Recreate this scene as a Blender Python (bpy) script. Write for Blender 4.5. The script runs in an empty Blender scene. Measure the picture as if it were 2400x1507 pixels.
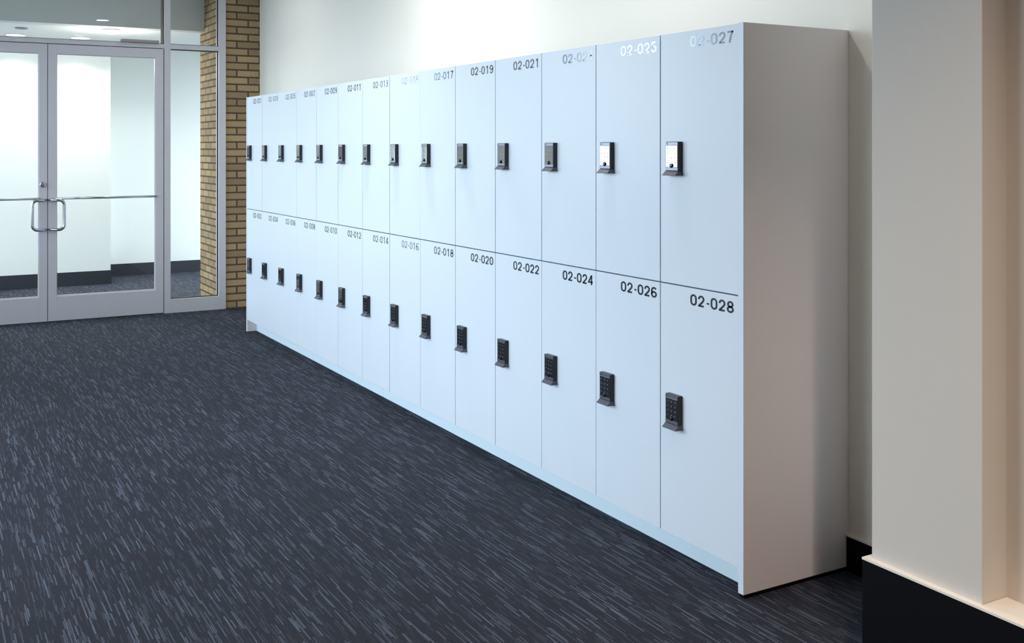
import bpy, bmesh, math, random
from mathutils import Vector, Matrix
random.seed(7)
S = bpy.context.scene
COL = S.collection

# ------------------------------------------------------------------ camera
cam_d = bpy.data.cameras.new('camera'); cam = bpy.data.objects.new('camera', cam_d); COL.objects.link(cam)
THETA = math.atan(1415/2466)
cam.location = (0, 0, 1.43)
cam.rotation_euler = (math.pi/2, 0, math.pi/2-THETA)
cam_d.sensor_width = 36.0
cam_d.lens = 36.0*2466/2400
cam_d.shift_y = -405.5/2400
cam_d.clip_start = 0.05
S.camera = cam
# ------------------------------------------------------------------ view
S.view_settings.view_transform = 'Standard'; S.view_settings.look = 'None'
S.view_settings.gamma = 1.0; S.view_settings.use_curve_mapping = False
S.view_settings.exposure = 0.0
S.cycles.use_denoising = True
S.cycles.max_bounces = 10; S.cycles.diffuse_bounces = 6; S.cycles.transparent_max_bounces = 12
S.cycles.sample_clamp_indirect = 6.0
# ------------------------------------------------------------------ world: overcast daylight outside
W = bpy.data.worlds.new('daylight'); S.world = W; W.use_nodes = True
wn = W.node_tree.nodes; wl = W.node_tree.links
for n in list(wn): wn.remove(n)
w_out = wn.new('ShaderNodeOutputWorld'); w_bg = wn.new('ShaderNodeBackground')
w_tc = wn.new('ShaderNodeTexCoord'); w_sep = wn.new('ShaderNodeSeparateXYZ'); w_rp = wn.new('ShaderNodeValToRGB')
w_mr = wn.new('ShaderNodeMapRange'); w_mr.inputs['From Min'].default_value = -1; w_mr.inputs['From Max'].default_value = 1
wl.new(w_tc.outputs['Generated'], w_sep.inputs[0]); wl.new(w_sep.outputs['Z'], w_mr.inputs['Value'])
wl.new(w_mr.outputs[0], w_rp.inputs[0]); wl.new(w_rp.outputs[0], w_bg.inputs['Color']); wl.new(w_bg.outputs[0], w_out.inputs[0])
w_rp.color_ramp.elements[0].position = 0.44; w_rp.color_ramp.elements[0].color = (0.20, 0.24, 0.28, 1)
w_rp.color_ramp.elements[1].position = 0.52; w_rp.color_ramp.elements[1].color = (0.81, 0.91, 1.02, 1)
w_bg.inputs['Strength'].default_value = 8.2
# ------------------------------------------------------------------ the openings daylight comes through
def portal(name, loc, rot, sx, sy):
    d = bpy.data.lights.new(name, 'AREA'); d.shape = 'RECTANGLE'; d.size = sx; d.size_y = sy
    d.cycles.is_portal = True
    o = bpy.data.objects.new(name, d); COL.objects.link(o); o.location = loc; o.rotation_euler = rot
WIN_X0, WIN_X1, WIN_Z0, WIN_Z1, LEFT_Y = -9.30, -2.95, 0.30, 2.80, -1.5
VEND_Y = 3.9
PIER0, PIER1 = -7.25, -6.50          # unseen pier added between the windows to darken a number's reflection
FAR_Z0 = 1.05                        # unseen far sill, raised to dim the far lower lockers
for _a, _b, _z in ((WIN_X0, PIER0, FAR_Z0), (PIER1, WIN_X1, WIN_Z0)):
    portal('daylight_portal', ((_a+_b)/2, LEFT_Y-0.16, (_z+WIN_Z1)/2), (math.pi/2, 0, 0), _b-_a, WIN_Z1-_z)
portal('daylight_portal', (-11.40, VEND_Y+0.12, 1.30), (-math.pi/2, 0, 0), 1.9, 2.3)
portal('daylight_portal', (-10.65, -.53, 1.30), (math.pi/2, 0, 0), 1.9, 2.3)

# ================================================================== materials
MATS = {}
def mat(name, col=(0.8, 0.8, 0.8), rough=0.5, metal=0.0, ior=1.45, spec=0.5, noise=0.0, nscale=8.0, bump=0.0, bscale=200.0, emit=None, estr=0.0):
    m = bpy.data.materials.new(name); m.use_nodes = True
    nt = m.node_tree; b = nt.nodes['Principled BSDF']
    b.inputs['Base Color'].default_value = (*col, 1); b.inputs['Roughness'].default_value = rough
    b.inputs['Metallic'].default_value = metal; b.inputs['IOR'].default_value = ior
    b.inputs['Specular IOR Level'].default_value = spec
    tc = nt.nodes.new('ShaderNodeTexCoord')
    if noise > 0:
        n = nt.nodes.new('ShaderNodeTexNoise'); n.inputs['Scale'].default_value = nscale; n.inputs['Detail'].default_value = 4
        nt.links.new(tc.outputs['Object'], n.inputs['Vector'])
        mr = nt.nodes.new('ShaderNodeMapRange'); mr.inputs['To Min'].default_value = 1-noise; mr.inputs['To Max'].default_value = 1+noise
        nt.links.new(n.outputs['Fac'], mr.inputs['Value'])
        mx = nt.nodes.new('ShaderNodeVectorMath'); mx.operation = 'SCALE'; mx.inputs[0].default_value = col
        nt.links.new(mr.outputs[0], mx.inputs['Scale']); nt.links.new(mx.outputs[0], b.inputs['Base Color'])
    if bump > 0:
        n2 = nt.nodes.new('ShaderNodeTexNoise'); n2.inputs['Scale'].default_value = bscale; n2.inputs['Detail'].default_value = 2
        nt.links.new(tc.outputs['Object'], n2.inputs['Vector'])
        bp = nt.nodes.new('ShaderNodeBump'); bp.inputs['Strength'].default_value = bump; bp.inputs['Distance'].default_value = 0.001
        nt.links.new(n2.outputs['Fac'], bp.inputs['Height']); nt.links.new(bp.outputs[0], b.inputs['Normal'])
    if emit:
        b.inputs['Emission Color'].default_value = (*emit, 1); b.inputs['Emission Strength'].default_value = estr
    MATS[name] = m
    return m

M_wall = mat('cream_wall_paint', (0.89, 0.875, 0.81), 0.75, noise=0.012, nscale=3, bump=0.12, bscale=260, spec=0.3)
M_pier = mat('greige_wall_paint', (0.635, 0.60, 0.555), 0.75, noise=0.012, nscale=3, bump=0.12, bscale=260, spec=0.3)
M_vwall = mat('white_wall_paint', (0.80, 0.83, 0.81), 0.7, bump=0.1, bscale=260, spec=0.3)
M_ceil = mat('ceiling_paint', (0.80, 0.82, 0.80), 0.85, bump=0.1)
M_bulk = mat('grey_bulkhead_paint', (0.66, 0.67, 0.65), 0.8, noise=0.05, nscale=5)
M_base = mat('black_rubber_base', (0.0035, 0.0033, 0.005), 0.6, noise=0.1, spec=0.10)
M_vbase = mat('dark_rubber_base', (0.030, 0.033, 0.042), 0.5, noise=0.08, spec=0.4)
M_ledge = mat('cream_ledge_paint', (0.86, 0.82, 0.74), 0.6)
M_lam = mat('white_laminate', (0.74, 0.82, 0.91), 0.32, noise=0.012, nscale=2.2, bump=0.05, bscale=500, spec=0.45)
M_lamside = mat('white_laminate_warm_lit', (0.82, 0.77, 0.775), 0.36, noise=0.015, nscale=2.2, bump=0.05, bscale=500, spec=0.4)  # end panel laminate, with the warm room light tinted into its colour
M_edge = mat('panel_edge_band', (0.74, 0.82, 0.94), 0.3)
M_toe = mat('toe_kick_laminate', (0.74, 0.90, 1.0), 0.4, noise=0.015)
M_gap = mat('carcass_grey', (0.16, 0.19, 0.23), 0.6)
M_alu = mat('satin_aluminium', (0.60, 0.59, 0.63), 0.42, metal=0.35, noise=0.02, nscale=30, bump=0.03, bscale=600)
M_steel = mat('brushed_steel', (0.50, 0.51, 0.55), 0.22, metal=0.95)
M_gasket = mat('black_gasket', (0.012, 0.012, 0.014), 0.6)
M_lockb = mat('black_plastic', (0.014, 0.014, 0.018), 0.35, spec=0.5)
M_lockg = mat('grey_lock_strip', (0.24, 0.27, 0.33), 0.30, metal=0.75, spec=0.8)
M_lip = mat('grey_lock_lip', (0.09, 0.095, 0.12), 0.5, metal=0.0, spec=0.5)
M_keyp = mat('keypad_glass', (0.004, 0.004, 0.007), 0.04, ior=2.3, spec=0.9)
M_keyn = mat('keypad_numerals', (0.30, 0.33, 0.40), 0.5)
M_btn = mat('lock_button_dark', (0.01, 0.01, 0.012), 0.12, spec=0.8)
M_num = mat('silver_number_vinyl', (0.19, 0.215, 0.265), 0.15, metal=0.85, spec=0.8)
M_beige = mat('beige_metal', (0.36, 0.33, 0.29), 0.5)
M_trimw = mat('white_light_trim', (0.62, 0.66, 0.68), 0.4)
M_darktrim = mat('grey_detector_ring', (0.22, 0.25, 0.27), 0.5)
M_lampc = mat('lit_diffuser_cool', (0.9, 0.9, 0.9), 0.5, emit=(0.97, 1.0, 1.0), estr=14)
M_lampw = mat('lit_diffuser_warm', (0.9, 0.9, 0.9), 0.5, emit=(1.0, 0.86, 0.68), estr=3)
M_darkf = mat('dark_window_frame', (0.06, 0.065, 0.07), 0.4, metal=0.5)
M_wood = mat('tan_frame_edge', (0.34, 0.22, 0.14), 0.6)

def glass_mat(name, tint, refl=1.0):
    m = bpy.data.materials.new(name); m.use_nodes = True
    nt = m.node_tree
    for n in list(nt.nodes): nt.nodes.remove(n)
    out = nt.nodes.new('ShaderNodeOutputMaterial'); mx = nt.nodes.new('ShaderNodeMixShader')
    tr = nt.nodes.new('ShaderNodeBsdfTransparent'); tr.inputs[0].default_value = (*tint, 1)
    gl = nt.nodes.new('ShaderNodeBsdfGlossy'); gl.inputs['Roughness'].default_value = 0.01
    fr = nt.nodes.new('ShaderNodeFresnel'); fr.inputs['IOR'].default_value = 1.45
    # the same reflectance on both faces of the pane
    ge = nt.nodes.new('ShaderNodeNewGeometry'); mr = nt.nodes.new('ShaderNodeMapRange')
    mr.inputs['To Min'].default_value = 1.45; mr.inputs['To Max'].default_value = 1/1.45
    nt.links.new(ge.outputs['Backfacing'], mr.inputs['Value']); nt.links.new(mr.outputs[0], fr.inputs['IOR'])
    mu = nt.nodes.new('ShaderNodeMath'); mu.operation = 'MULTIPLY'; mu.inputs[1].default_value = refl
    nt.links.new(fr.outputs[0], mu.inputs[0]); nt.links.new(mu.outputs[0], mx.inputs[0])
    nt.links.new(tr.outputs[0], mx.inputs[1]); nt.links.new(gl.outputs[0], mx.inputs[2]); nt.links.new(mx.outputs[0], out.inputs[0])
    return m
M_glass = glass_mat('clear_glass', (0.97, 0.987, 0.985), 0.25)

def nmath(nt, op, a, b=None, clamp=False):
    n = nt.nodes.new('ShaderNodeMath'); n.operation = op; n.use_clamp = clamp
    for i, v in enumerate((a, b)):
        if v is None: continue
        if isinstance(v, (int, float)): n.inputs[i].default_value = v
        else: nt.links.new(v, n.inputs[i])
    return n.outputs[0]

def carpet_mat():
    m = bpy.data.materials.new('striated_carpet'); m.use_nodes = True
    nt = m.node_tree; b = nt.nodes['Principled BSDF']; L = nt.links
    b.inputs['Roughness'].default_value = 0.92; b.inputs['Specular IOR Level'].default_value = 0.25
    tc = nt.nodes.new('ShaderNodeTexCoord'); sp = nt.nodes.new('ShaderNodeSeparateXYZ')
    L.new(tc.outputs['Object'], sp.inputs[0]); X, Y = sp.outputs['X'], sp.outputs['Y']
    def wn2(a, c, off=0.0):
        cb = nt.nodes.new('ShaderNodeCombineXYZ'); L.new(a, cb.inputs[0])
        if c is not None: L.new(c, cb.inputs[1])
        cb.inputs[2].default_value = off
        w = nt.nodes.new('ShaderNodeTexWhiteNoise'); w.noise_dimensions = '3D'; L.new(cb.outputs[0], w.inputs['Vector'])
        return w.outputs['Value']
    def layer(width, length, thr, off):
        u = nmath(nt, 'DIVIDE', Y, width); row = nmath(nt, 'FLOOR', u); uf = nmath(nt, 'FRACT', u)
        r1 = wn2(row, None, off)
        v = nmath(nt, 'ADD', nmath(nt, 'DIVIDE', X, length), nmath(nt, 'MULTIPLY', r1, 37.0))
        cell = nmath(nt, 'FLOOR', v); vf = nmath(nt, 'FRACT', v)
        r2 = wn2(row, cell, off+3.1); r3 = wn2(row, cell, off+7.7)
        on = nmath(nt, 'GREATER_THAN', r2, thr)
        amp = nmath(nt, 'MULTIPLY', nmath(nt, 'SUBTRACT', r2, thr), 1.0/(1-thr))
        amp = nmath(nt, 'ADD', nmath(nt, 'MULTIPLY', amp, 0.7), 0.3)
        ln = nmath(nt, 'ADD', nmath(nt, 'MULTIPLY', r3, 0.65), 0.3)
        seg = nmath(nt, 'LESS_THAN', vf, ln)
        prof = nmath(nt, 'SINE', nmath(nt, 'MULTIPLY', uf, math.pi))
        a = nmath(nt, 'MULTIPLY', nmath(nt, 'MULTIPLY', on, seg), nmath(nt, 'MULTIPLY', amp, prof))
        return a
    a1 = layer(0.0056, 0.19, 0.72, 0.0)
    a2 = layer(0.0042, 0.12, 0.62, 11.0)
    st = nmath(nt, 'SINE', nmath(nt, 'MULTIPLY', X, 2*math.pi/0.0075))
    st = nmath(nt, 'ADD', nmath(nt, 'MULTIPLY', st, 0.35), 0.65)
    mask = nmath(nt, 'MULTIPLY', nmath(nt, 'ADD', a1, nmath(nt, 'MULTIPLY', a2, 0.42)), st, clamp=True)
    nz = nt.nodes.new('ShaderNodeTexNoise'); nz.inputs['Scale'].default_value = 260; nz.inputs['Detail'].default_value = 2
    L.new(tc.outputs['Object'], nz.inputs['Vector'])
    nz2 = nt.nodes.new('ShaderNodeTexNoise'); nz2.inputs['Scale'].default_value = 1.6; nz2.inputs['Detail'].default_value = 2
    L.new(tc.outputs['Object'], nz2.inputs['Vector'])
    tX = nmath(nt, 'FLOOR', nmath(nt, 'DIVIDE', X, 0.5)); tY = nmath(nt, 'FLOOR', nmath(nt, 'DIVIDE', Y, 0.5))
    tile = wn2(tX, tY, 21.0)
    base = nt.nodes.new('ShaderNodeMix'); base.data_type = 'RGBA'
    base.inputs[6].default_value = (0.007, 0.009, 0.017, 1); base.inputs[7].default_value = (0.036, 0.038, 0.054, 1)
    f = nmath(nt, 'ADD', nmath(nt, 'MULTIPLY', nz.outputs['Fac'], 0.8), nmath(nt, 'MULTIPLY', tile, 0.14), clamp=True)
    L.new(f, base.inputs[0])
    mx = nt.nodes.new('ShaderNodeMix'); mx.data_type = 'RGBA'
    mx.inputs[7].default_value = (0.20, 0.245, 0.325, 1)
    fm = nmath(nt, 'MULTIPLY', mask, nmath(nt, 'ADD', nmath(nt, 'MULTIPLY', nz2.outputs['Fac'], 0.7), 0.45), clamp=True)
    L.new(fm, mx.inputs[0]); L.new(base.outputs[2], mx.inputs[6]); L.new(mx.outputs[2], b.inputs['Base Color'])
    bp = nt.nodes.new('ShaderNodeBump'); bp.inputs['Strength'].default_value = 0.35; bp.inputs['Distance'].default_value = 0.002
    L.new(nz.outputs['Fac'], bp.inputs['Height']); L.new(bp.outputs[0], b.inputs['Normal'])
    return m
M_carpet = carpet_mat()

def brick_mat():
    m = bpy.data.materials.new('tan_brick'); m.use_nodes = True
    nt = m.node_tree; b = nt.nodes['Principled BSDF']; L = nt.links
    b.inputs['Roughness'].default_value = 0.88; b.inputs['Specular IOR Level'].default_value = 0.25
    tc = nt.nodes.new('ShaderNodeTexCoord'); sp = nt.nodes.new('ShaderNodeSeparateXYZ'); L.new(tc.outputs['Object'], sp.inputs[0])
    u = nmath(nt, 'ADD', nmath(nt, 'ADD', sp.outputs['X'], sp.outputs['Y']), 9.42-2.458+0.0045+0.207*4)
    cb = nt.nodes.new('ShaderNodeCombineXYZ'); L.new(u, cb.inputs[0]); L.new(sp.outputs['Z'], cb.inputs[1])
    br = nt.nodes.new('ShaderNodeTexBrick'); L.new(cb.outputs[0], br.inputs['Vector'])
    br.inputs['Scale'].default_value = 1.0; br.inputs['Brick Width'].default_value = 0.207; br.inputs['Row Height'].default_value = 0.0647
    br.inputs['Mortar Size'].default_value = 0.0072; br.inputs['Mortar Smooth'].default_value = 0.15; br.inputs['Bias'].default_value = 0.0
    br.inputs['Color1'].default_value = (0.43, 0.30, 0.16, 1); br.inputs['Color2'].default_value = (0.27, 0.19, 0.11, 1)
    br.inputs['Mortar'].default_value = (0.085, 0.066, 0.048, 1)
    nz = nt.nodes.new('ShaderNodeTexNoise'); nz.inputs['Scale'].default_value = 40; nz.inputs['Detail'].default_value = 4
    L.new(tc.outputs['Object'], nz.inputs['Vector'])
    mr = nt.nodes.new('ShaderNodeMapRange'); mr.inputs['To Min'].default_value = 0.82; mr.inputs['To Max'].default_value = 1.15
    L.new(nz.outputs['Fac'], mr.inputs['Value'])
    sc = nt.nodes.new('ShaderNodeVectorMath'); sc.operation = 'SCALE'; L.new(br.outputs['Color'], sc.inputs[0]); L.new(mr.outputs[0], sc.inputs['Scale'])
    L.new(sc.outputs[0], b.inputs['Base Color'])
    bp = nt.nodes.new('ShaderNodeBump'); bp.invert = True; bp.inputs['Strength'].default_value = 0.9; bp.inputs['Distance'].default_value = 0.006
    L.new(br.outputs['Fac'], bp.inputs['Height']); L.new(bp.outputs[0], b.inputs['Normal'])
    return m
M_brick = brick_mat()

# ================================================================== mesh helpers
def add_box(bm, x0, x1, y0, y1, z0, z1, bev=0.0, mi=0):
    vs = [bm.verts.new((x, y, z)) for x in (x0, x1) for y in (y0, y1) for z in (z0, z1)]
    q = [(0, 1, 3, 2), (4, 6, 7, 5), (0, 4, 5, 1), (2, 3, 7, 6), (0, 2, 6, 4), (1, 5, 7, 3)]
    fs = [bm.faces.new([vs[i] for i in k]) for k in q]
    for f in fs: f.material_index = mi
    if bev > 0:
        es = list({e for f in fs for e in f.edges})
        r = bmesh.ops.bevel(bm, geom=es, offset=bev, segments=2, affect='EDGES', profile=0.5)
        for f in r['faces']: f.material_index = mi
    return vs

def build(name, bm, m, parent=None, smooth=False):
    bmesh.ops.recalc_face_normals(bm, faces=bm.faces[:])
    me = bpy.data.meshes.new(name); bm.to_mesh(me); bm.free()
    for k in (m if isinstance(m, (list, tuple)) else [m]): me.materials.append(k)
    if smooth:
        for p in me.polygons: p.use_smooth = True
    o = bpy.data.objects.new(name, me); COL.objects.link(o)
    if parent is not None: o.parent = parent
    return o

def boxes(name, lst, m, parent=None, bev=0.0):
    bm = bmesh.new()
    for b in lst: add_box(bm, *b, bev=bev)
    return build(name, bm, m, parent)

def struct(o, label=None):
    o['kind'] = 'structure'
    if label: o['label'] = label
    return o

def thing(name, label, cat, loc=(0, 0, 0), group=None):
    o = bpy.data.objects.new(name, None); o.empty_display_size = 0.05; COL.objects.link(o); o.location = loc
    o['label'] = label; o['category'] = cat
    if group: o['group'] = group
    return o

def tube(bm, pts, r, seg=12, cap=True):
    pts = [Vector(p) for p in pts]; rings = []
    prev = None
    for i, p in enumerate(pts):
        d = (pts[min(i+1, len(pts)-1)]-pts[max(i-1, 0)]).normalized()
        if prev is None:
            a = d.orthogonal().normalized()
        else:
            a = (prev-d*prev.dot(d)).normalized()
        prev = a; b = d.cross(a)
        rings.append([bm.verts.new(p+a*r*math.cos(2*math.pi*k/seg)+b*r*math.sin(2*math.pi*k/seg)) for k in range(seg)])
    for i in range(len(rings)-1):
        for k in range(seg):
            bm.faces.new((rings[i][k], rings[i][(k+1) % seg], rings[i+1][(k+1) % seg], rings[i+1][k]))
    if cap:
        bm.faces.new(rings[0]); bm.faces.new(list(reversed(rings[-1])))

def lathe(bm, prof, centre, axis='Z', seg=32):
    """prof: list of (radius, height) ; revolved about axis"""
    rings = []
    c = Vector(centre)
    for r, hgt in prof:
        ring = []
        for k in range(seg):
            a = 2*math.pi*k/seg
            if axis == 'Z': v = Vector((r*math.cos(a), r*math.sin(a), hgt))
            elif axis == 'Y': v = Vector((r*math.cos(a), hgt, r*math.sin(a)))
            else: v = Vector((hgt, r*math.cos(a), r*math.sin(a)))
            ring.append(bm.verts.new(c+v))
        rings.append(ring)
    for i in range(len(rings)-1):
        for k in range(seg):
            bm.faces.new((rings[i][k], rings[i][(k+1) % seg], rings[i+1][(k+1) % seg], rings[i+1][k]))
    bm.faces.new(rings[0]); bm.faces.new(list(reversed(rings[-1])))

# ------------------------------------------------------------------ lettering (strokes in a unit-high box)
def arc(cx, cy, rx, ry, a0, a1, n=14):
    return [(cx+rx*math.cos(math.radians(a0+(a1-a0)*i/n)), cy+ry*math.sin(math.radians(a0+(a1-a0)*i/n))) for i in range(n+1)]
def ringp(cx, cy, rx, ry, n=28): return [(cx+rx*math.cos(2*math.pi*i/n), cy+ry*math.sin(2*math.pi*i/n)) for i in range(n)]
GL = {
 '0': [(arc(.31, .66, .23, .26, 0, 180)+arc(.31, .34, .23, .26, 180, 360), True)],
 '1': [([(.36, 0), (.36, 1)], False), ([(.36, .90), (.13, .77)], False)],
 '2': [(arc(.31, .68, .22, .24, 185, -25)+[(.42, .45), (.10, .10), (.10, .08), (.55, .08)], False)],
 '3': [(arc(.30, .71, .20, .21, 170, -90), False), (arc(.30, .29, .23, .21, 90, -170), False), ([(.22, .50), (.32, .50)], False)],
 '4': [([(.44, 0), (.44, 1)], False), ([(.42, .95), (.07, .28), (.59, .28)], False)],
 '5': [([(.53, .92), (.15, .92), (.12, .50)], False), (arc(.30, .32, .23, .24, 140, -165), False)],
 '6': [(ringp(.31, .31, .23, .23), True), ([(.08, .33), (.09, .60)]+arc(.32, .66, .23, .26, 190, 30), False)],
 '7': [([(.05, .92), (.55, .92)], False), ([(.53, .96), (.34, .55), (.24, 0)], False)],
 '8': [(ringp(.31, .72, .20, .205), True), (ringp(.31, .29, .23, .215), True)],
 '9': [(ringp(.31, .69, .23, .23), True), ([(.54, .67), (.53, .40)]+arc(.30, .34, .23, .26, 10, -150), False)],
 '-': [([(.04, .40), (.30, .40)], False)],
 'C': [(arc(.32, .5, .24, .42, 45, 315), False)],
 'k': [(ringp(.18, .5, .13, .2), True), ([(.31, .5), (.60, .5), (.60, .32)], False)],
}
def stroke(bm, pts, closed, w, mp):
    n = len(pts); L, R = [], []
    for i in range(n):
        if closed: a, c = pts[i-1], pts[(i+1) % n]
        else: a, c = pts[max(i-1, 0)], pts[min(i+1, n-1)]
        b = pts[i]
        d1 = Vector((b[0]-a[0], b[1]-a[1])); d2 = Vector((c[0]-b[0], c[1]-b[1]))
        if d1.length < 1e-6: d1 = d2
        if d2.length < 1e-6: d2 = d1
        d1.normalize(); d2.normalize()
        t = d1+d2
        if t.length < 1e-6: t = d1
        t.normalize(); nrm = Vector((-t.y, t.x))
        k = 1/max(0.5, nrm.dot(Vector((-d1.y, d1.x))))
        L.append(bm.verts.new(mp(b[0]+nrm.x*w/2*k, b[1]+nrm.y*w/2*k))); R.append(bm.verts.new(mp(b[0]-nrm.x*w/2*k, b[1]-nrm.y*w/2*k)))
    for i in range(n if closed else n-1):
        j = (i+1) % n
        bm.faces.new((L[i], L[j], R[j], R[i]))
def glyph(bm, ch, ox, oz, hgt, wid, w, y):
    """wid = width of a digit box in metres; stands in the X-Z plane at depth y"""
    sx = wid/0.62
    for pts, closed in GL[ch]:
        stroke(bm, pts, closed, w, lambda a, b: (ox+a*sx, y, oz+b*hgt))

# ================================================================== SETTING
CEIL = 3.0
XF, XN = -8.183, -2.528            # far and near ends of the locker bank
YF, YB = 2.297, 2.766              # locker fronts and the wall behind
H = 1.829
bm = bmesh.new(); add_box(bm, -12.8, 4.2, -2.5, 5.0, -0.10, 0.0)
struct(build('floor', bm, M_carpet))
struct(boxes('ceiling', [(-10.36, 4.2, -2.5, 3.2, CEIL, CEIL+.1)], M_ceil))
struct(boxes('wall_right', [(-9.42, -2.03, YB, YB+.12, 0, CEIL)], M_wall))
# pier beside the lockers, then the wall set back behind the ledge of its base
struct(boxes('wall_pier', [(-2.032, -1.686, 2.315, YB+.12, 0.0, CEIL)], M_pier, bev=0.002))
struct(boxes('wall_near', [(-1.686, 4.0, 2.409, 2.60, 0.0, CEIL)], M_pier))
struct(boxes('baseboard_pier', [(-2.050, 4.0, 2.297, 2.3145, 0, .290), (-2.050, -2.033, 2.3145, YB-.02, 0, .290)], M_base, bev=0.001))
struct(boxes('trim_1', [(-2.0505, 4.0, 2.2965, 2.3149, .290, .296), (-1.685, 4.0, 2.3149, 2.4085, .20, .296), (-2.0505, -2.0325, 2.3149, YB-.02, .290, .296)], M_ledge))
struct(boxes('baseboard_right', [(XN+.002, -2.0505, YB-.012, YB-.0005, 0, .118)], M_base, bev=0.001))
struct(boxes('trim_2', [(XN+.002, -2.0505, YB-.012, YB-.0005, .118, .124)], M_ledge))
struct(boxes('wall_back', [(4.0, 4.15, -2.5, 3.0, 0, CEIL)], M_brick))
# window wall on the left (outside the frame; daylight comes from here)
struct(boxes('wall_left', [(-9.42, 4.0, LEFT_Y-.15, LEFT_Y, 0, WIN_Z0), (-9.42, 4.0, LEFT_Y-.15, LEFT_Y, WIN_Z1, CEIL),
    (-9.42, WIN_X0, LEFT_Y-.15, LEFT_Y, WIN_Z0, WIN_Z1), (WIN_X1, 4.0, LEFT_Y-.15, LEFT_Y, WIN_Z0, WIN_Z1)], M_brick))
def side_window(name, xa, xb, nb, WIN_Z0=WIN_Z0):
    fr = []
    for i in range(nb+1):
        x = min(max(xa+(xb-xa)*i/nb, xa+.03), xb-.03); fr.append((x-.03, x+.03, LEFT_Y-.11, LEFT_Y-.03, WIN_Z0, WIN_Z1))
    fr += [(xa, xb, LEFT_Y-.109, LEFT_Y-.031, WIN_Z0, WIN_Z0+.05), (xa, xb, LEFT_Y-.109, LEFT_Y-.031, WIN_Z1-.05, WIN_Z1)]
    w = struct(boxes(name, fr, M_darkf))
    for i in range(nb):
        x0 = xa+(xb-xa)*i/nb+.03; x1 = xa+(xb-xa)*(i+1)/nb-.03
        boxes('window_pane', [(x0, x1, LEFT_Y-.075, LEFT_Y-.069, WIN_Z0+.05, WIN_Z1-.05)], M_glass, w)
side_window('window_3', WIN_X0, PIER0, 1, FAR_Z0)
struct(boxes('wall_left_added_sill', [(WIN_X0, PIER0-.001, LEFT_Y-.149, LEFT_Y-.001, WIN_Z0, FAR_Z0)], M_brick))  # added infill under the far window, holds back its daylight
side_window('window_7', PIER1, WIN_X1, 3)
struct(boxes('wall_left_added_pier', [(PIER0, PIER1, LEFT_Y-.149, LEFT_Y-.001, WIN_Z0, WIN_Z1)], M_brick))  # added out of view, gives the near number something dark to reflect

# entrance end: brick, storefront, vestibule
struct(boxes('wall_brick', [(-10.36, -9.42, 2.458, 3.1, 0, CEIL)], M_brick))
struct(boxes('wall_entrance', [(-9.55, -9.42, LEFT_Y-.15, -.10, 0, CEIL)], M_wall))
PF = -9.40                       # front face of the storefront frame
FB = -9.50
frame = [(FB, PF, 1.923, 1.976, 0, CEIL), (FB, PF, 2.393, 2.455, 0, CEIL), (FB, PF, -.10, -.04, 0, CEIL),
         (FB, PF, -.04, 1.923, 2.296, 2.334),
         (FB, PF, 1.976, 2.393, 2.294, 2.336), (FB, PF, 1.976, 2.393, 0, .120),
         (FB, PF, -.04, 2.393, CEIL-.05, CEIL)]
struct(boxes('trim_3', frame, M_alu, bev=0.0015))
# rear stop of the transom mullion shows tan beside it
g = boxes('trim_4', [(FB-.012, FB-.001, 1.915, 1.935, 2.334, CEIL-.05)], M_wood); struct(g)
def window(name, y0, y1, z0, z1):
    t = .006
    r = struct(boxes(name, [(-9.452, -9.430, y0, y0+t, z0, z1), (-9.452, -9.430, y1-t, y1, z0, z1), (-9.452, -9.430, y0+t, y1-t, z0, z0+t), (-9.452, -9.430, y0+t, y1-t, z1-t, z1)], M_gasket))
    boxes('window_pane', [(-9.444, -9.438, y0+t, y1-t, z0+t, z1-t)], M_glass, r)
    return r
window('window_1', 1.976, 2.393, .120, 2.294)
window('window_2', 1.976, 2.393, 2.336, CEIL-.05)
window('window_4', -.04, 1.923, 2.334, CEIL-.05)
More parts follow.
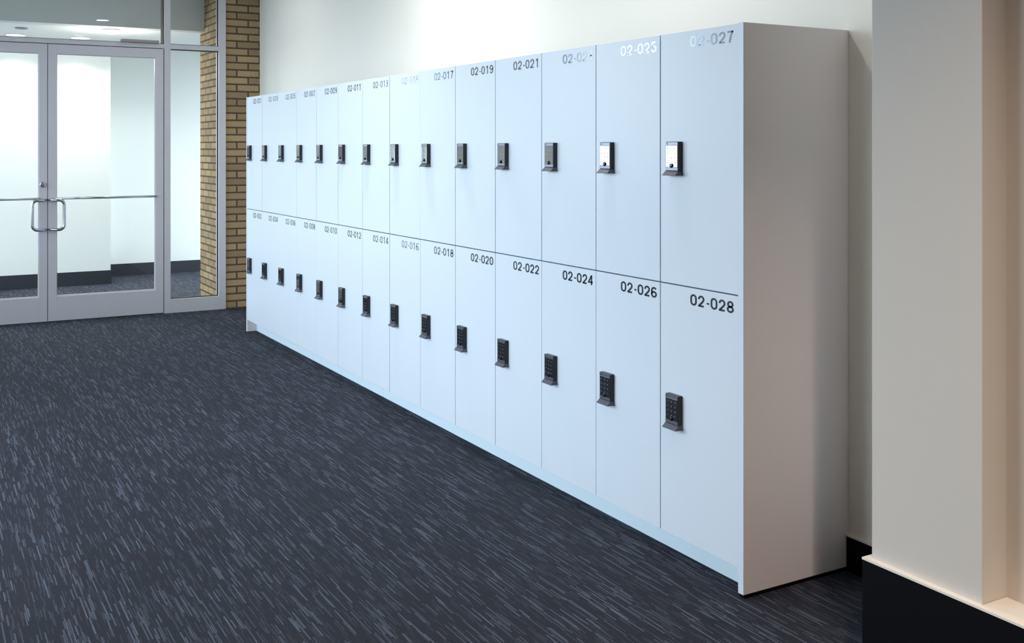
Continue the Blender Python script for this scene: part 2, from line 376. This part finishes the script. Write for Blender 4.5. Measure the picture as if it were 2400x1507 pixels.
# aluminium doors
def leaf(name, y0, y1, hinge_hi):
    # y0<y1; meeting stile on the opposite side of the hinge
    s_meet, s_hin = .065, .068
    a = y0+(s_meet if hinge_hi else s_hin); b = y1-(s_hin if hinge_hi else s_meet)
    zb, zt = .208, 2.211
    d = boxes(name, [(-9.455, -9.403, y0, a, .008, 2.291), (-9.455, -9.403, b, y1, .008, 2.291),
                     (-9.455, -9.4032, a, b, zt, 2.291), (-9.455, -9.4032, a, b, .008, zb)], M_alu, bev=0.001)
    struct(d)
    boxes('door_pane', [(-9.434, -9.428, a, b, zb, zt)], M_glass, d)
    beads = boxes('glazing_bead', [(-9.43, -9.412, a, a+.005, zb, zt), (-9.43, -9.412, b-.005, b, zb, zt), (-9.43, -9.412, a+.005, b-.005, zb, zb+.008), (-9.43, -9.412, a+.005, b-.005, zt-.005, zt)], M_alu, d)
    bm = bmesh.new()
    tube(bm, [(-9.39, a-.01, 1.018), (-9.39, b+.01, 1.018)], .0095, 12)
    build('push_bar', bm, M_steel, d, smooth=True)
    ym = (y0+.013) if hinge_hi else (y1-.013); sg = 1 if hinge_hi else -1
    # D-shaped offset pull
    zt2, zb2 = 1.006, .764
    pts = [(-9.402, ym, zt2), (-9.375, ym+sg*.012, zt2)]
    reach = .105
    cxr = .04
    for k in range(7):
        t = math.pi/2*k/6
        pts.append((-9.35-.0, ym+sg*(reach-cxr+cxr*math.sin(t)), zt2-cxr+cxr*math.cos(t)))
    pts.insert(2, (-9.352, ym+sg*.035, zt2))
    for k in range(7):
        t = math.pi/2*k/6
        pts.append((-9.35, ym+sg*(reach-cxr+cxr*math.cos(t)), zb2+cxr-cxr*math.sin(t)))
    pts += [(-9.352, ym+sg*.035, zb2), (-9.375, ym+sg*.012, zb2), (-9.402, ym, zb2)]
    bm = bmesh.new(); tube(bm, pts, .0125, 14)
    build('pull_handle', bm, M_steel, d, smooth=True)
    if not hinge_hi:
        bm = bmesh.new(); lathe(bm, [(.024, 0), (.024, .008), (.020, .018), (.012, .019)], (-9.403, y1-.034, 1.133), 'X', 24)
        build('lock_cylinder', bm, M_steel, d, smooth=False)
    return d
leaf('door_1', .997, 1.917, True)
leaf('door_2', -.035, .992, False)
struct(boxes('trim_5', [(-9.44, -9.425, .9925, .9965, .01, 2.29), (-9.44, -9.425, 1.9175, 1.9225, .01, 2.29), (-9.44, -9.425, -.03, 1.917, 2.2915, 2.2955)], M_gasket))

# vestibule
VZ = 2.55
struct(boxes('ceiling_vestibule', [(-12.5, -10.36, -.5, VEND_Y, VZ, VZ+.1)], M_ceil))
struct(boxes('wall_bulkhead', [(-10.34, -10.20, -.35, 2.457, VZ-.001, CEIL)], M_bulk))
struct(boxes('wall_vestibule_near', [(-12.44, -11.76, -.5, 1.855, 0, VZ)], M_vwall))
struct(boxes('wall_vestibule_far', [(-12.6, -12.44, -.5, VEND_Y, 0, VZ)], M_vwall))
VL = -.35
struct(boxes('wall_vestibule_left', [(-11.76, -9.55, VL-.15, VL, 0, .15), (-11.76, -9.55, VL-.15, VL, 2.45, CEIL), (-11.76, -11.6, VL-.15, VL, .15, 2.45), (-9.7, -9.55, VL-.15, VL, .15, 2.45)], M_vwall))
w6 = struct(boxes('window_added_6', [(-11.6, -9.7, VL-.10, VL-.05, .15, .2), (-11.6, -9.7, VL-.10, VL-.05, 2.4, 2.45), (-10.68, -10.62, VL-.10, VL-.05, .2, 2.4)], M_alu))  # unseen window, added close by to light the brick side face
boxes('window_pane', [(-11.6, -10.68, VL-.078, VL-.072, .2, 2.4), (-10.62, -9.7, VL-.078, VL-.072, .2, 2.4)], M_glass, w6)
struct(boxes('wall_vestibule_end', [(-12.5, -10.36, VEND_Y, VEND_Y+.1, 0, .2), (-12.5, -10.36, VEND_Y, VEND_Y+.1, 2.4, VZ), (-10.45, -10.36, VEND_Y, VEND_Y+.1, .2, 2.4), (-12.5, -12.35, VEND_Y, VEND_Y+.1, .2, 2.4)], M_vwall))
struct(boxes('wall_brick_return', [(-10.36, -10.26, 3.1, VEND_Y, 0, VZ)], M_brick))
w5 = struct(boxes('window_5', [(-12.35, -10.45, VEND_Y+.02, VEND_Y+.07, .2, .25), (-12.35, -10.45, VEND_Y+.02, VEND_Y+.07, 2.35, 2.4), (-11.43, -11.37, VEND_Y+.02, VEND_Y+.07, .25, 2.35)], M_alu))
boxes('window_pane', [(-12.35, -11.43, VEND_Y+.042, VEND_Y+.048, .25, 2.35), (-11.37, -10.45, VEND_Y+.042, VEND_Y+.048, .25, 2.35)], M_glass, w5)
struct(boxes('baseboard_vestibule_near', [(-11.7595, -11.748, -.35, 1.855, 0, .145), (-12.428, -11.748, 1.8555, 1.866, 0, .145)], M_vbase, bev=0.001))
struct(boxes('baseboard_vestibule_far', [(-12.4395, -12.428, 1.8665, VEND_Y, 0, .135)], M_vbase, bev=0.001))

# ================================================================== LOCKERS
PANEL = .025
W_ = (XN-XF-2*PANEL)/14
Z0, ZM = .0915, .960
# seam widths between column i and i+1 (as wide as each one shows)
gaps_up = [.0040, .0010, .0032, .0042, .0036, .0034, .0046, .0008, .0036, .0038, .0040, .0034, .0050, .0062]
gaps_lo = [.0008, .0008, .0008, .0008, .0022, .0030, .0044, .0022, .0034, .0032, .0020, .0020, .0042, .0030]

def lock_parts(x0, zt, root, with_num):
    """keypad lock; x0 = left edge, zt = top; protrudes from the door front"""
    w, hh, d = .070, .1145, .019
    yf = YF-d
    body_h = .101
    bm = bmesh.new()
    add_box(bm, x0, x0+w, yf, YF-.0002, zt-body_h, zt, bev=.0022)
    lk = build('keypad_lock', bm, M_lockb, root)
    boxes('lock_top_strip', [(x0+.002, x0+w-.002, yf-.0012, yf-.0002, zt-.0125, zt-.002)], M_lockg, lk)
    boxes('lock_bottom_strip', [(x0+.002, x0+w-.002, yf-.0012, yf-.0002, zt-body_h+.002, zt-body_h+.0125)], M_lockg, lk)
    # keypad glass, its foot dips round the button
    bm = bmesh.new(); add_box(bm, x0+.004, x0+w-.004, yf-.0010, yf-.0002, zt-body_h+.0135, zt-.0135, bev=.0003)
    build('keypad', bm, M_keyp, lk)
    bm = bmesh.new(); lathe(bm, [(.0075, 0), (.0075, -.0025), (.0058, -.0048), (.0025, -.0056)], (x0+w*.5, yf-.0008, zt-body_h+.0185), 'Y', 20)
    build('lock_button', bm, M_btn, lk, smooth=False)
    bm = bmesh.new(); lathe(bm, [(.0026, 0), (.0026, -.0006), (.0018, -.0008)], (x0+.012, yf-.0011, zt-.0072), 'Y', 14)
    build('lock_keyhole', bm, M_lockb, lk)  # tiny round keyhole on the top strip
    # flared finger pull under the body
    bm = bmesh.new()
    z1, z2 = zt-body_h-.0002, zt-hh
    a = [(x0, yf, z1), (x0+w, yf, z1), (x0+w, YF-.0002, z1), (x0, YF-.0002, z1)]
    b = [(x0-.001, yf-.013, z2), (x0+w+.001, yf-.013, z2), (x0+w+.003, YF-.0002, z2), (x0-.003, YF-.0002, z2)]
    c = [(x0-.001, yf-.013, z2-.0022), (x0+w+.001, yf-.013, z2-.0022), (x0+w+.003, YF-.0002, z2-.0022), (x0-.003, YF-.0002, z2-.0022)]
    va, vb, vc = [[bm.verts.new(p) for p in q] for q in (a, b, c)]
    bm.faces.new(va); bm.faces.new(list(reversed(vc)))
    for p, q in ((va, vb), (vb, vc)):
        for k in range(4): bm.faces.new((p[k], p[(k+1) % 4], q[(k+1) % 4], q[k]))
    build('finger_pull', bm, M_lip, lk)
    # numerals 1-9, C 0 key
    bm = bmesh.new(); rows = ['123', '456', '789', 'C0k']
    for r, row in enumerate(rows):
        for c_, ch in enumerate(row):
            gx = x0+.0125+c_*.0195; gz = zt-.027-r*.0158
            glyph(bm, ch, gx, gz, .0052, .0048, .14, yf-.0013)
    for v in bm.verts: pass
    build('keypad_numerals', bm, M_keyn, lk)

GAPY = .022
def number_mesh(txt, xr, zt, root):
    hgt, dw, adv, hy = .038, .0335, .0396, .0245
    # right aligned at xr
    tot = sum(hy if ch == '-' else adv for ch in txt)-(adv-dw)
    x = xr-tot; bm = bmesh.new()
    for ch in txt:
        if ch == '-':
            glyph(bm, ch, x+.003, zt-hgt, hgt, .030, .15, YF-.0004); x += hy
        else:
            glyph(bm, ch, x, zt-hgt, hgt, dw, .165, YF-.0004); x += adv
    r = bmesh.ops.extrude_face_region(bm, geom=bm.faces[:])
    for v in [g for g in r['geom'] if isinstance(g, bmesh.types.BMVert)]: v.co.y += .0003
    return build('locker_number', bm, M_num, root)

def locker(i, lower):
    n = i*2+(2 if lower else 1); txt = '02-%03d' % n
    x0 = XF+PANEL+i*W_; x1 = x0+W_
    gt = [g*1.25 for g in (gaps_lo if lower else gaps_up)]
    gl = gt[i-1]/2 if i > 0 else .0012; gr = gt[i]/2 if i < 13 else .0004
    z0, z1 = (Z0, ZM-.0022) if lower else (ZM+.0022, H)
    where = 'lower' if lower else 'upper'
    if i == 0: pos = 'farthest of its row, beside the brick'
    elif i == 13: pos = 'nearest of its row, beside the end panel'
    else:
        pos = 'just right of locker 02-%03d' % (n-2)
    look = ''
    if n == 23: look = ' with a pale faded number and bluish lock glass'
    if n == 25: look = ' with a number shining white and pale lock glass'
    if n == 27: look = ' with a pale grey number and a lock glass shining white'
    lab = 'white %s-row locker marked %s, %s' % (where, txt, pos)
    if look: lab = 'white %s-row locker marked %s%s' % (where, txt, look)
    r = thing('locker', lab, 'locker', (0, 0, 0), 'numbered lockers in the bank')
    r.location = ((x0+x1)/2, YF, z0)
    par = Matrix.Translation(-Vector(r.location))
    before = set(COL.objects)
    boxes('locker_body', [(x0+.0005, x1-.0005, YF+GAPY, YB-.004, z0+.0005, z1-.0005)], M_gap, r)
    bm = bmesh.new(); add_box(bm, x0+gl, x1-gr, YF, YF+GAPY-.001, z0, z1, bev=.0008)
    build('locker_door', bm, M_lam, r)
    xl = x0+.052
    number_mesh(txt, x1-.020, z1-.0195, r)
    lock_parts(xl, .583 if lower else 1.4535, r, True)
    for o in COL.objects:
        if o not in before and o.parent == r: o.matrix_parent_inverse = par
for i in range(14):
    locker(i, False); locker(i, True)

# end panels: near one raised, a recessed black block fills the gap under it
t = thing('locker_end_panel', 'tall white panel closing the near end of the locker bank', 'panel', (XN-PANEL/2, YF, 0))
par = Matrix.Translation(-Vector(t.location))
o = boxes('panel_board', [(XN-PANEL+.0004, XN, YF+.0006, YB-.001, .013, H+.002)], M_lamside, t, bev=.0008); o.matrix_parent_inverse = par
o = boxes('edge_band', [(XN-PANEL+.0004, XN-.0002, YF-.0006, YF+.0005, .013, H+.002)], M_edge, t); o.matrix_parent_inverse = par
o = boxes('gap_block', [(XN-PANEL+.002, XN-.003, YF+.006, YB-.004, 0, .0128)], M_base, t); o.matrix_parent_inverse = par
t = thing('locker_end_panel', 'narrow white panel edge closing the far end of the locker bank', 'panel', (XF+PANEL/2, YF, 0))
par = Matrix.Translation(-Vector(t.location))
o = boxes('panel_board', [(XF, XF+PANEL-.002, YF+.0006, YB-.001, 0, H+.002)], M_lamside, t, bev=.0008); o.matrix_parent_inverse = par
o = boxes('edge_band', [(XF+.0002, XF+PANEL-.0022, YF-.0006, YF+.0005, 0, H+.002)], M_edge, t); o.matrix_parent_inverse = par
# toe kick in two lengths, the joint under locker 02-016
TK = YF+.074
XJ = None
_u = (938+215)
def tk(name, x0, x1, label):
    o = boxes(name, [(x0, x1, TK, TK+.018, 0, Z0-.001)], M_toe)
    o['label'] = label; o['category'] = 'toe kick'; o['group'] = 'toe kick boards under the lockers'
XJ = -5.62
tk('toe_kick', XF+PANEL, XJ-.001, 'pale blue-white toe kick board under the far lockers, from the brick end to the joint')
tk('toe_kick', XJ+.001, XN-PANEL, 'pale blue-white toe kick board under the near lockers, from the joint to the end panel')

# ================================================================== LIGHTS AND SMALL THINGS
def downlight(x, y, z, r, label, group, lamp, power, col, size=.14, spread=math.pi):
    t = thing('ceiling_light', label, 'ceiling light', (x, y, z), group)
    bm = bmesh.new(); lathe(bm, [(r+.012, -.0005), (r+.012, -.005), (r, -.007), (r, -.0005)], (0, 0, 0), 'Z', 32); build('trim_ring', bm, M_trimw, t)
    bm = bmesh.new(); lathe(bm, [(r-.001, -.0072), (r-.001, -.0078)], (0, 0, 0), 'Z', 32); build('diffuser', bm, lamp, t)
    if power:
        d = bpy.data.lights.new('downlight_lamp', 'AREA'); d.shape = 'DISK'; d.size = size; d.energy = power; d.color = col; d.spread = spread
        lo = bpy.data.objects.new('downlight_lamp', d); COL.objects.link(lo); lo.parent = t; lo.location = (0, 0, -.012)
    return t
GV = 'round downlights in the vestibule ceiling'
CW = (1.0, .97, .90)
downlight(-11.40, .915, VZ, .085, 'round lit downlight above the left glass door, leftmost in the vestibule ceiling', GV, M_lampc, 6, CW, spread=math.radians(120))
downlight(-11.38, 1.507, VZ, .085, 'round lit downlight above the right glass door, beyond the header', GV, M_lampc, 6, CW, spread=math.radians(120))
downlight(-11.45, 2.150, VZ, .085, 'lit downlight almost hidden behind the beige closer box', GV, M_lampc, 6, CW, spread=math.radians(120))
# larger drop-shaped lamp bowl
t = thing('ceiling_light', 'large bright white lamp bowl hanging under the vestibule ceiling near the mullion', 'ceiling light', (-10.47, 1.655, VZ), None)
bm = bmesh.new(); lathe(bm, [(.085, -.0005), (.085, -.012)], (0, 0, 0), 'Z', 32); build('mounting_ring', bm, M_trimw, t)
bm = bmesh.new(); lathe(bm, [(.082, -.0122), (.080, -.022), (.068, -.034), (.045, -.042), (.02, -.045)], (0, 0, 0), 'Z', 32); build('lamp_bowl', bm, M_lampc, t, smooth=True)
d = bpy.data.lights.new('bowl_lamp', 'POINT'); d.energy = 12; d.color = (1.0, .97, .90); d.shadow_soft_size = .07
lo = bpy.data.objects.new('bowl_lamp', d); COL.objects.link(lo); lo.parent = t; lo.location = (0, 0, -.32)
bm = bmesh.new(); lathe(bm, [(.055, -.0005), (.055, -.010), (.045, -.013)], (-10.73, .91, VZ), 'Z', 28)
o = build('smoke_detector', bm, M_darktrim); o['label'] = 'thin grey ring flush in the vestibule ceiling, behind the leftmost downlight'; o['category'] = 'smoke detector'
bm = bmesh.new(); add_box(bm, -9.40, -9.355, 1.560, 1.872, 2.3345, 2.358, bev=.006)
o = build('door_closer', bm, M_beige); o['label'] = 'low beige-brown closer box on the header above the right glass door'; o['category'] = 'door closer'
# main room
GM = 'warm downlights in the hall ceiling'
WC = (1.0, .79, .64)
downlight(-5.31, 2.05, CEIL, .09, 'wall-washing downlight over the middle of the lockers', None, M_lampw, 19, (1.0, .96, .90), spread=math.radians(170))
downlight(-3.3, 2.05, CEIL, .09, 'added unseen downlight brightening the wall over the near lockers', None, M_lampw, 9, (1.0, .96, .90), spread=math.radians(170))  # unseen lamp added to brighten the upper wall at the near end
downlight(-8.1, 2.05, CEIL, .09, 'added unseen downlight brightening the wall over the far lockers', None, M_lampw, 3, (1.0, .96, .90), spread=math.radians(170))  # extra lamp out of view, lifts the wall above the far lockers
downlight(-0.7, 1.5, CEIL, .09, 'warm downlight in the hall ceiling opposite the pier', None, M_lampw, 18, WC, spread=math.radians(105))
downlight(1.3, 0.4, CEIL, .09, 'warm downlight in the hall ceiling behind the camera spot', None, M_lampw, 70, WC, spread=math.radians(140))
